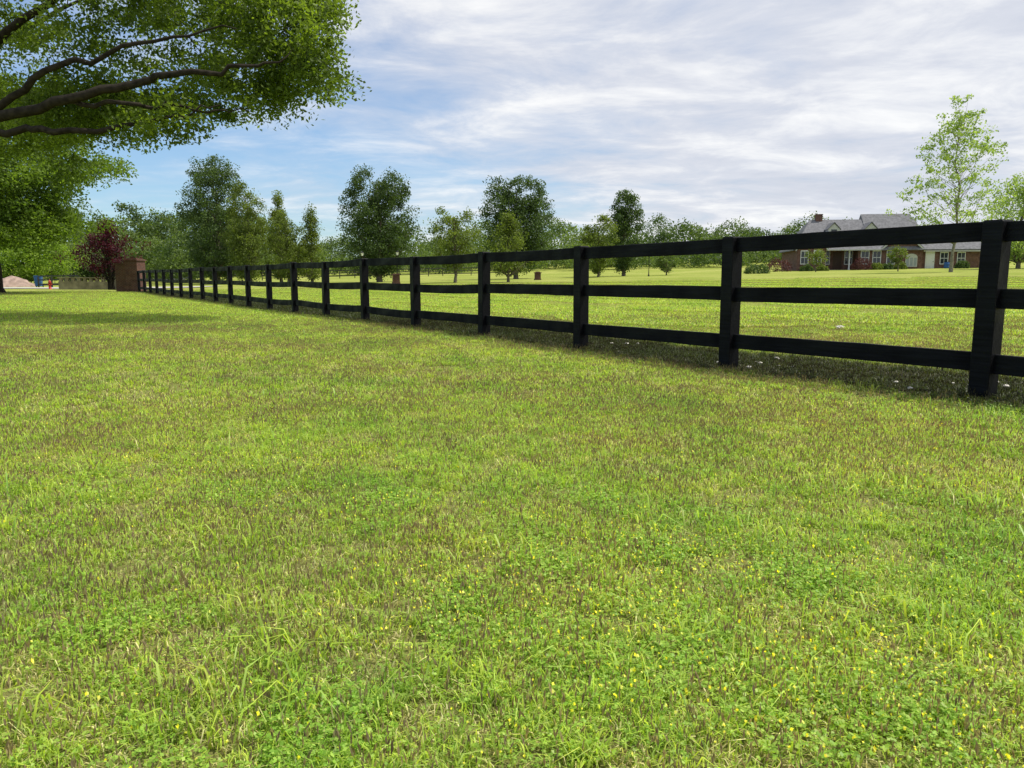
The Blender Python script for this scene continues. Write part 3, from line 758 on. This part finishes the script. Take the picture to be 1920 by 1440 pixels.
e = empty("fire_hydrant", (-36.1, 60.9, gh(-36.1, 60.9))); thing(e, "red fire hydrant standing by the driveway", "fire hydrant")
b = MB(); b.lathe((0,0,0), [(.15,-.05),(.15,.04),(.10,.06),(.09,.44),(.12,.46),(.12,.52)], 14); b.obj("body", M_redp, e, True)
b = MB(); b.lathe((0,0,0), [(.11,.522),(.10,.60),(.07,.66),(.03,.68),(.03,.74),(0,.74)], 14); b.obj("bonnet", M_redp, e, True)
b = MB(); b.cyl((-.17,0,.38), .045, .045, .34, 10, axis='x'); b.cyl((0,-.17,.34), .06, .06, .1, 10, axis='y'); b.obj("nozzle", M_redp, e)

def bin_(x, y, label):
    e = empty("wheeled_bin", (x, y, gh(x, y)), .3); thing(e, label, "bin")
    b = MB(); b.add([(-.24,-.28,.08),(.24,-.28,.08),(.24,.28,.08),(-.24,.28,.08),(-.3,-.36,1.0),(.3,-.36,1.0),(.3,.36,1.0),(-.3,.36,1.0)],
                    [(0,3,2,1),(4,5,6,7),(0,1,5,4),(1,2,6,5),(2,3,7,6),(3,0,4,7)]); b.obj("body", M_blue, e, bevel=.02)
    b = MB(); b.box((-.32,-.39,1.003),(.32,.36,1.06)); b.box((-.3,.362,.98),(.3,.42,1.03)); b.obj("lid", M_blue, e, bevel=.015)
    for sx in (-.3, .25):
        b = MB(); b.cyl((sx,.3,.1), .1, .1, .05, 14, axis='x'); b.obj("wheel", M_blk, e)
bin_(-44.0, 72.5, "blue wheeled bin standing beside the driveway")

b = MB(); vs = []; fs = []; n = 20; rg2 = random.Random(4)
for k in range(8):
    t = k / 7; r = (1 - t) ** .7 * 2.0
    for i in range(n):
        a = 2 * math.pi * i / n; q = 1 + .18 * math.sin(3 * a + 1) + rg2.uniform(-.07, .07)
        vs.append((r * q * math.cos(a), r * .8 * q * math.sin(a), -.1 + 1.15 * t ** .9 + rg2.uniform(-.06, .06)))
for k in range(7):
    for i in range(n): fs.append((k*n+i, k*n+(i+1)%n, (k+1)*n+(i+1)%n, (k+1)*n+i))
fs.append(tuple(7*n+i for i in range(n)))
b.add(vs, fs); o = b.obj("soil_mound", M_dirt, smooth=True, loc=(-48.4, 75.5, gh(-48.4, 75.5))); thing(o, "heap of pinkish bare soil beyond the driveway", "soil heap")

def stone(x, y, s, seed, label, mat=M_stone):
    rg3 = random.Random(seed); bm_ = MB(); vs = []; n = 9; m_ = 6
    for k in range(m_ + 1):
        ph = math.pi * k / m_
        for i in range(n):
            a = 2 * math.pi * i / n; q = s * (1 + rg3.uniform(-.2, .2))
            vs.append((q * math.sin(ph) * math.cos(a) * 1.3, q * math.sin(ph) * math.sin(a), q * .6 * math.cos(ph) + s * .35))
    fs = [(k*n+i, (k+1)*n+i, (k+1)*n+(i+1)%n, k*n+(i+1)%n) for k in range(m_) for i in range(n)]
    bm_.add(vs, fs); o = bm_.obj("stone", mat, smooth=False, loc=(x, y, gh(x, y) + .025)); thing(o, label, "stone", "stones lying in the grass")
stone(5.35, 12.6, .06, 1, "pale clod lying in the mown field")
rs = random.Random(77)
for k in range(26):
    t = rs.choice([0, 0, 1, 1, 2, rs.uniform(0, 2.5)]) + rs.gauss(0, .12); s_ = rs.uniform(-.15, .9)
    stone(FX + BX * t + NX * s_, FY + BY * t + NY * s_, .008 + .013 * rs.random(), 10 + k, "small pale stone by the foot of the fence")

# ------------------------------------------------------------------ house
hx, hy = 35.4, 98
HS = .81
hz = gh(46, 103) - .2
H = empty("brick_house", (hx, hy, hz), math.radians(-9)); thing(H, "long single-storey red brick house with grey roof and dormers", "house")
H.scale = (HS, 1, 1)
EV = 2.7
b = MB()
b.box((0, -1.2, -1.2), (4.2, 9, EV)); b.box((4.2, 1.6, -1.2), (9.2, 9, EV - .01)); b.box((9.2, 0, -1.2), (18.4, 9.02, EV)); b.box((18.4, .8, -1.2), (27.5, 8.5, EV - .1))
b.add([(0,-1.2,EV),(4.2,-1.2,EV),(2.1,-1.2,EV+1.7)], [(0,1,2)])
b.add([(12.6,-.01,EV),(18.2,-.01,EV),(15.4,-.01,EV+1.9)], [(0,1,2)])
b.obj("wall", M_hbrick, H)
def gable_x(b, x0, x1, y0, y1, ze, zr, ov=.4, hipl=0, hipr=0, th=.12):
    ym = (y0 + y1) / 2; sl = (zr - ze) / (ym - y0); zo = ze - ov * sl
    A = [(x0-ov,y0-ov,zo),(x1+ov,y0-ov,zo),(x1+ov-hipr,ym,zr),(x0-ov+hipl,ym,zr),(x1+ov,y1+ov,zo),(x0-ov,y1+ov,zo)]
    vs = [(p[0],p[1],p[2]+.02) for p in A] + [(p[0],p[1],p[2]+th+.02) for p in A]
    b.add(vs, [(6,7,8,9),(9,8,10,11),(8,7,10),(6,9,11),(0,3,2,1),(3,5,4,2),(0,1,7,6),(1,4,10,7),(4,5,11,10),(5,0,6,11)])
def gable_y(b, x0, x1, y0, y1, ze, zr, ov=.3, th=.1):
    xm = (x0 + x1) / 2; sl = (zr - ze) / (xm - x0); zo = ze - ov * sl
    A = [(x0-ov,y0-ov,zo),(xm,y0-ov,zr),(x1+ov,y0-ov,zo),(x0-ov,y1,zo),(xm,y1,zr),(x1+ov,y1,zo)]
    vs = [(p[0],p[1],p[2]+.03) for p in A] + [(p[0],p[1],p[2]+th+.03) for p in A]
    b.add(vs, [(6,7,10,9),(7,8,11,10),(0,6,9,3),(2,5,11,8),(0,1,7,6),(1,2,8,7),(0,3,4,1),(1,4,5,2)])
b = MB()
gable_x(b, 0, 18.4, 0, 9, EV, EV + 3.6, .45, hipl=3.5)
gable_x(b, 11.2, 18.7, .7, 9.6, EV + .5, EV + 4.3, .3, hipr=.8)
gable_x(b, 18.8, 27.5, .8, 8.5, EV - .1, EV + 2.5, .35, hipr=2)
gable_y(b, 0, 4.2, -1.2, 4.2, EV, EV + 1.75)
gable_y(b, 12.6, 18.2, -.0, 4.2, EV, EV + 1.95)
roof = b.obj("roof", M_roof, H)
b = MB(); b.box((3.9, 4.2, EV + 2.6), (4.9, 5.0, EV + 4.35)); b.box((3.84, 4.14, EV + 4.352), (4.96, 5.06, EV + 4.45)); b.obj("chimney", M_hbrick, roof)
def dormer(x):
    z0 = EV + 1.15
    b = MB(); b.box((x - .85, .95, z0 - .3), (x + .85, 3.3, z0 + 1.2)); b.add([(x-.85,.95,z0+1.2),(x+.85,.95,z0+1.2),(x,.95,z0+1.9)],[(0,1,2)])
    d = b.obj("dormer", M_trim, roof)
    b = MB(); gable_y(b, x - .85, x + .85, .95, 3.9, z0 + 1.2, z0 + 1.95, .15, .08); b.obj("dormer_roof", M_roof, d)
    b = MB(); b.box((x - .42, .93, z0 + .15), (x + .42, .947, z0 + 1.15)); b.obj("window", M_glass, d)
dormer(5.8); dormer(11.2)
def rake(x0, x1, y, ze, zr, nm="rake_board"):
    xm = (x0 + x1) / 2
    for a_, b_ in (((x0 - .3), xm), ((x1 + .3), xm)):
        sl = (zr - ze) / (xm - x0); za = ze - .3 * sl
        bb = MB(); q = .2
        bb.add([(a_, y, za - q), (b_, y, zr - q), (b_, y, zr + .02), (a_, y, za + .02), (a_, y + .06, za - q), (b_, y + .06, zr - q), (b_, y + .06, zr + .02), (a_, y + .06, za + .02)],
               [(0,1,2,3),(7,6,5,4),(0,4,5,1),(3,2,6,7),(0,3,7,4),(1,5,6,2)])
        bb.obj(nm, M_trim, H)
rake(0, 4.2, -1.57, EV, EV + 1.75); rake(12.6, 18.2, -.37, EV, EV + 1.95)
def window(x, y, w, h, z=.75):
    b = MB(); b.box((x - w/2 - .09, y - .05, z - .09), (x + w/2 + .09, y - .005, z)); b.box((x - w/2 - .09, y - .05, z + h), (x + w/2 + .09, y - .005, z + h + .11))
    b.box((x - w/2 - .09, y - .05, z + .001), (x - w/2, y - .005, z + h - .001)); b.box((x + w/2, y - .05, z + .001), (x + w/2 + .09, y - .005, z + h - .001))
    b.box((x - w/2 + .001, y - .045, z + h/2 - .03), (x + w/2 - .001, y - .012, z + h/2 + .03)); b.box((x - .02, y - .042, z + .001), (x + .02, y - .014, z + h/2 - .031)); b.box((x - .02, y - .042, z + h/2 + .031), (x + .02, y - .014, z + h - .001))
    f = b.obj("window", M_white, H)
    b = MB(); b.box((x - w/2, y - .01, z), (x + w/2, y - .004, z + h)); b.obj("pane", M_glass, f)
for x in (1.1, 3.0): window(x, -1.2, 1.0, 1.5)
for x in (5.0, 8.3): window(x, 1.6, 1.0, 1.6)
for x in (10.2, 11.9, 13.9): window(x, 0, 1.05, 1.5)
for x in (21.8, 24.2): window(x, .8, 1.0, 1.3)
M_dkdoor = simple("dark_wood_door", (.06,.03,.02), .5, .2)
def door(x, y, w, h, mat, nm="door"):
    b = MB(); b.box((x - w/2 - .08, y - .05, 0), (x - w/2, y - .004, h + .08)); b.box((x + w/2, y - .05, 0), (x + w/2 + .08, y - .004, h + .08)); b.box((x - w/2 + .001, y - .05, h), (x + w/2 - .001, y - .004, h + .08))
    b.box((x - w/2 + .001, y - .03, 0), (x + w/2 - .001, y - .003, h - .001)); d = b.obj(nm, mat, H)
    b = MB(); b.box((x + w/2 - .14, y - .09, .95), (x + w/2 - .08, y - .032, 1.05)); b.obj("handle", M_blk, d)
door(6.7, 1.6, 1.1, 2.1, M_dkdoor); door(19.8, .8, 1.15, 2.15, M_white)
b = MB(); n = 12; vs = [(16.0, -.04, .35), (17.7, -.04, .35)] + [(16.85 + .85 * math.cos(math.pi * i / n), -.04, 1.5 + .45 * math.sin(math.pi * i / n)) for i in range(n + 1)]
b.add(vs, [tuple([0, 1] + list(range(2, n + 3)))]); f = b.obj("window", M_trim, H)
b = MB()
for xx in (16.12, 16.66, 17.2): b.box((xx, -.055, .47), (xx + .40, -.045, 1.45))
b.obj("pane", simple("curtained_glass", (.30,.33,.35), .2, .1), f)
for x in (4.5, 8.0):
    b = MB(); b.lathe((x, .1, 0), [(.16,0),(.16,.12),(.11,.14),(.09,2.4),(.15,2.45),(.15,EV-.14)], 12); b.obj("column", M_white, H, True)
b = MB(); b.box((4.25, -.15, -1), (9.15, 1.59, 0.0)); b.obj("porch_floor", M_conc, H)
b = MB(); b.box((4.22, -.5, EV - .34), (12.2, -.42, EV - .2)); b.obj("fascia", M_trim, H)
b = MB(); b.box((18.7, .4, EV - .5), (27.8, .46, EV - .36)); b.obj("fascia", M_trim, H)

c9, s9 = math.cos(math.radians(-9)), math.sin(math.radians(-9))
def hl(x, y): return hx + x * HS * c9 - y * s9, hy + x * HS * s9 + y * c9
for k, (x, w, h, mt, lb) in enumerate([(9.0, 2.4, 1.5, M_rshrub, "round reddish brown shrub by the house porch"), (11.2, 1.6, .8, M_yel, "low green shrub below the house windows"),
        (12.8, 1.4, .7, M_dark, "low dark green shrub below the house windows"), (14.6, 1.5, .8, M_yel, "low green shrub below the house windows"),
        (1.0, 1.5, .8, M_dark, "low dark green shrub below the house windows"), (3.2, 1.4, .7, M_yel, "low green shrub below the house windows"),
        (-3.2, 3.2, 1.6, M_rshrub, "broad reddish shrub at the corner of the house"), (23, 1.6, .9, M_dark, "low dark green shrub below the house windows")]):
    X_, Y_ = hl(x, -2.2 if x > 4 else -3.2); shrub(X_, Y_, w, h, mt, 60 + k, lb)
shrub(26.3, 84, 2.9, 1.0, M_dark, 80, "low rounded dark green bush on the lawn", 2200)
X_, Y_ = hl(21.6, -.6); e = empty("barrel", (X_, Y_, hz)); thing(e, "blue plastic barrel beside the house door", "barrel")
b = MB(); b.lathe((0,0,0), [(0,0),(.27,0),(.29,.1),(.3,.3),(.31,.32),(.3,.34),(.3,.6),(.31,.62),(.3,.64),(.29,.85),(.27,.9)], 16); b.obj("body", M_blue, e, True)
b = MB(); b.lathe((0,0,0), [(.28,.902),(.28,.93),(.06,.93),(.06,.95),(0,.95)], 16); b.obj("lid", M_blk, e)

# ------------------------------------------------------------------ world, sun
AZ, EL = math.radians(84), math.radians(61)
w = bpy.data.worlds.new("World"); scene.world = w; w.use_nodes = True
nt = w.node_tree; nt.nodes.clear(); N = nt.nodes.new; L = nt.links.new
out = N('ShaderNodeOutputWorld'); bg = N('ShaderNodeBackground')
sky = N('ShaderNodeTexSky'); sky.sky_type = 'NISHITA'; sky.sun_disc = False; sky.sun_elevation = EL; sky.sun_rotation = AZ
sky.air_density = 1.0; sky.dust_density = .6; sky.ozone_density = 1.5
tc = N('ShaderNodeTexCoord'); sp = N('ShaderNodeSeparateXYZ'); L(tc.outputs['Generated'], sp.inputs[0])
def mth(op, a, b=None, c=None):
    n = N('ShaderNodeMath'); n.operation = op
    for i, v in enumerate((a, b, c)):
        if v is None: continue
        if isinstance(v, (int, float)): n.inputs[i].default_value = v
        else: L(v, n.inputs[i])
    return n.outputs[0]
X, Y, Z = sp.outputs
den = mth('ADD', mth('MAXIMUM', Z, 0.0), .12)
cb = N('ShaderNodeCombineXYZ'); L(mth('DIVIDE', X, den), cb.inputs[0]); L(mth('DIVIDE', Y, den), cb.inputs[1])
def cn(scale, rot, sx, sy, det, rough, dist, ofs=0):
    mp = N('ShaderNodeMapping'); mp.inputs['Rotation'].default_value = (0, 0, rot); mp.inputs['Scale'].default_value = (sx, sy, 1); mp.inputs['Location'].default_value = (ofs, ofs * .7, ofs)
    L(cb.outputs[0], mp.inputs[0]); n = N('ShaderNodeTexNoise'); n.inputs['Scale'].default_value = scale; n.inputs['Detail'].default_value = det
    n.inputs['Roughness'].default_value = rough; n.inputs['Distortion'].default_value = dist; L(mp.outputs[0], n.inputs['Vector']); return n.outputs[0]
n1 = cn(.42, .25, 1, 1.2, 7, .58, .5, 3.1)
n2 = cn(2.0, .12, .9, 1.15, 10, .62, .35, 7.7)
n3 = cn(.9, -.1, .7, 1.1, 6, .55, .3, 1.9)
cov = mth('ADD', mth('MULTIPLY', X, 1.0), mth('MULTIPLY', Z, 1.2))
mr = N('ShaderNodeMapRange'); mr.interpolation_type = 'SMOOTHSTEP'; mr.inputs[1].default_value = -.32; mr.inputs[2].default_value = .50; mr.inputs[3].default_value = -.17; mr.inputs[4].default_value = .37
L(cov, mr.inputs[0])
msum = mth('ADD', mth('ADD', mth('MULTIPLY', n1, .5), mth('MULTIPLY', n2, .8)), mr.outputs[0])
mk = N('ShaderNodeMapRange'); mk.interpolation_type = 'SMOOTHSTEP'; mk.inputs[1].default_value = .44; mk.inputs[2].default_value = 1.02; mk.inputs[3].default_value = .12; mk.inputs[4].default_value = .96
L(msum, mk.inputs[0])
cc = N('ShaderNodeValToRGB'); e_ = cc.color_ramp.elements
e_[0].position = .36; e_[0].color = (.62,.65,.74,1); e_[1].position = .62; e_[1].color = (1.0,1.0,1.0,1); x = e_.new(.49); x.color = (.73,.755,.83,1)
L(mth('ADD', mth('MULTIPLY', n2, .65), mth('MULTIPLY', n3, .35)), cc.inputs[0])
sc = N('ShaderNodeVectorMath'); sc.operation = 'MULTIPLY'; sc.inputs[1].default_value = (.102, .130, .152); L(sky.outputs[0], sc.inputs[0])
mx = N('ShaderNodeMix'); mx.data_type = 'RGBA'; L(mk.outputs[0], mx.inputs[0]); L(sc.outputs[0], mx.inputs[6]); L(cc.outputs[0], mx.inputs[7])
L(mx.outputs[2], bg.inputs[0]); bg.inputs[1].default_value = 1.0; L(bg.outputs[0], out.inputs[0])

sd = bpy.data.lights.new("sun", 'SUN'); sd.energy = 5.0; sd.angle = math.radians(1.5); sd.color = (1, .95, .85)
so = link(bpy.data.objects.new("sun", sd))
S = Vector((math.sin(AZ) * math.cos(EL), math.cos(AZ) * math.cos(EL), math.sin(EL)))
so.rotation_euler = S.to_track_quat('Z', 'Y').to_euler(); so.location = (20, 10, 40)

# ------------------------------------------------------------------ camera
cd = bpy.data.cameras.new("camera"); cam = link(bpy.data.objects.new("camera", cd))
cd.sensor_width = 36; cd.lens = 36 * 1450 / 1920; cd.clip_end = 3000; cd.clip_start = .05
cam.location = (0, 0, .9); cam.rotation_euler = (math.radians(90 - 7.85), 0, 0)
scene.camera = cam
scene.view_settings.view_transform = 'Standard'; scene.view_settings.look = 'None'; scene.view_settings.exposure = 0
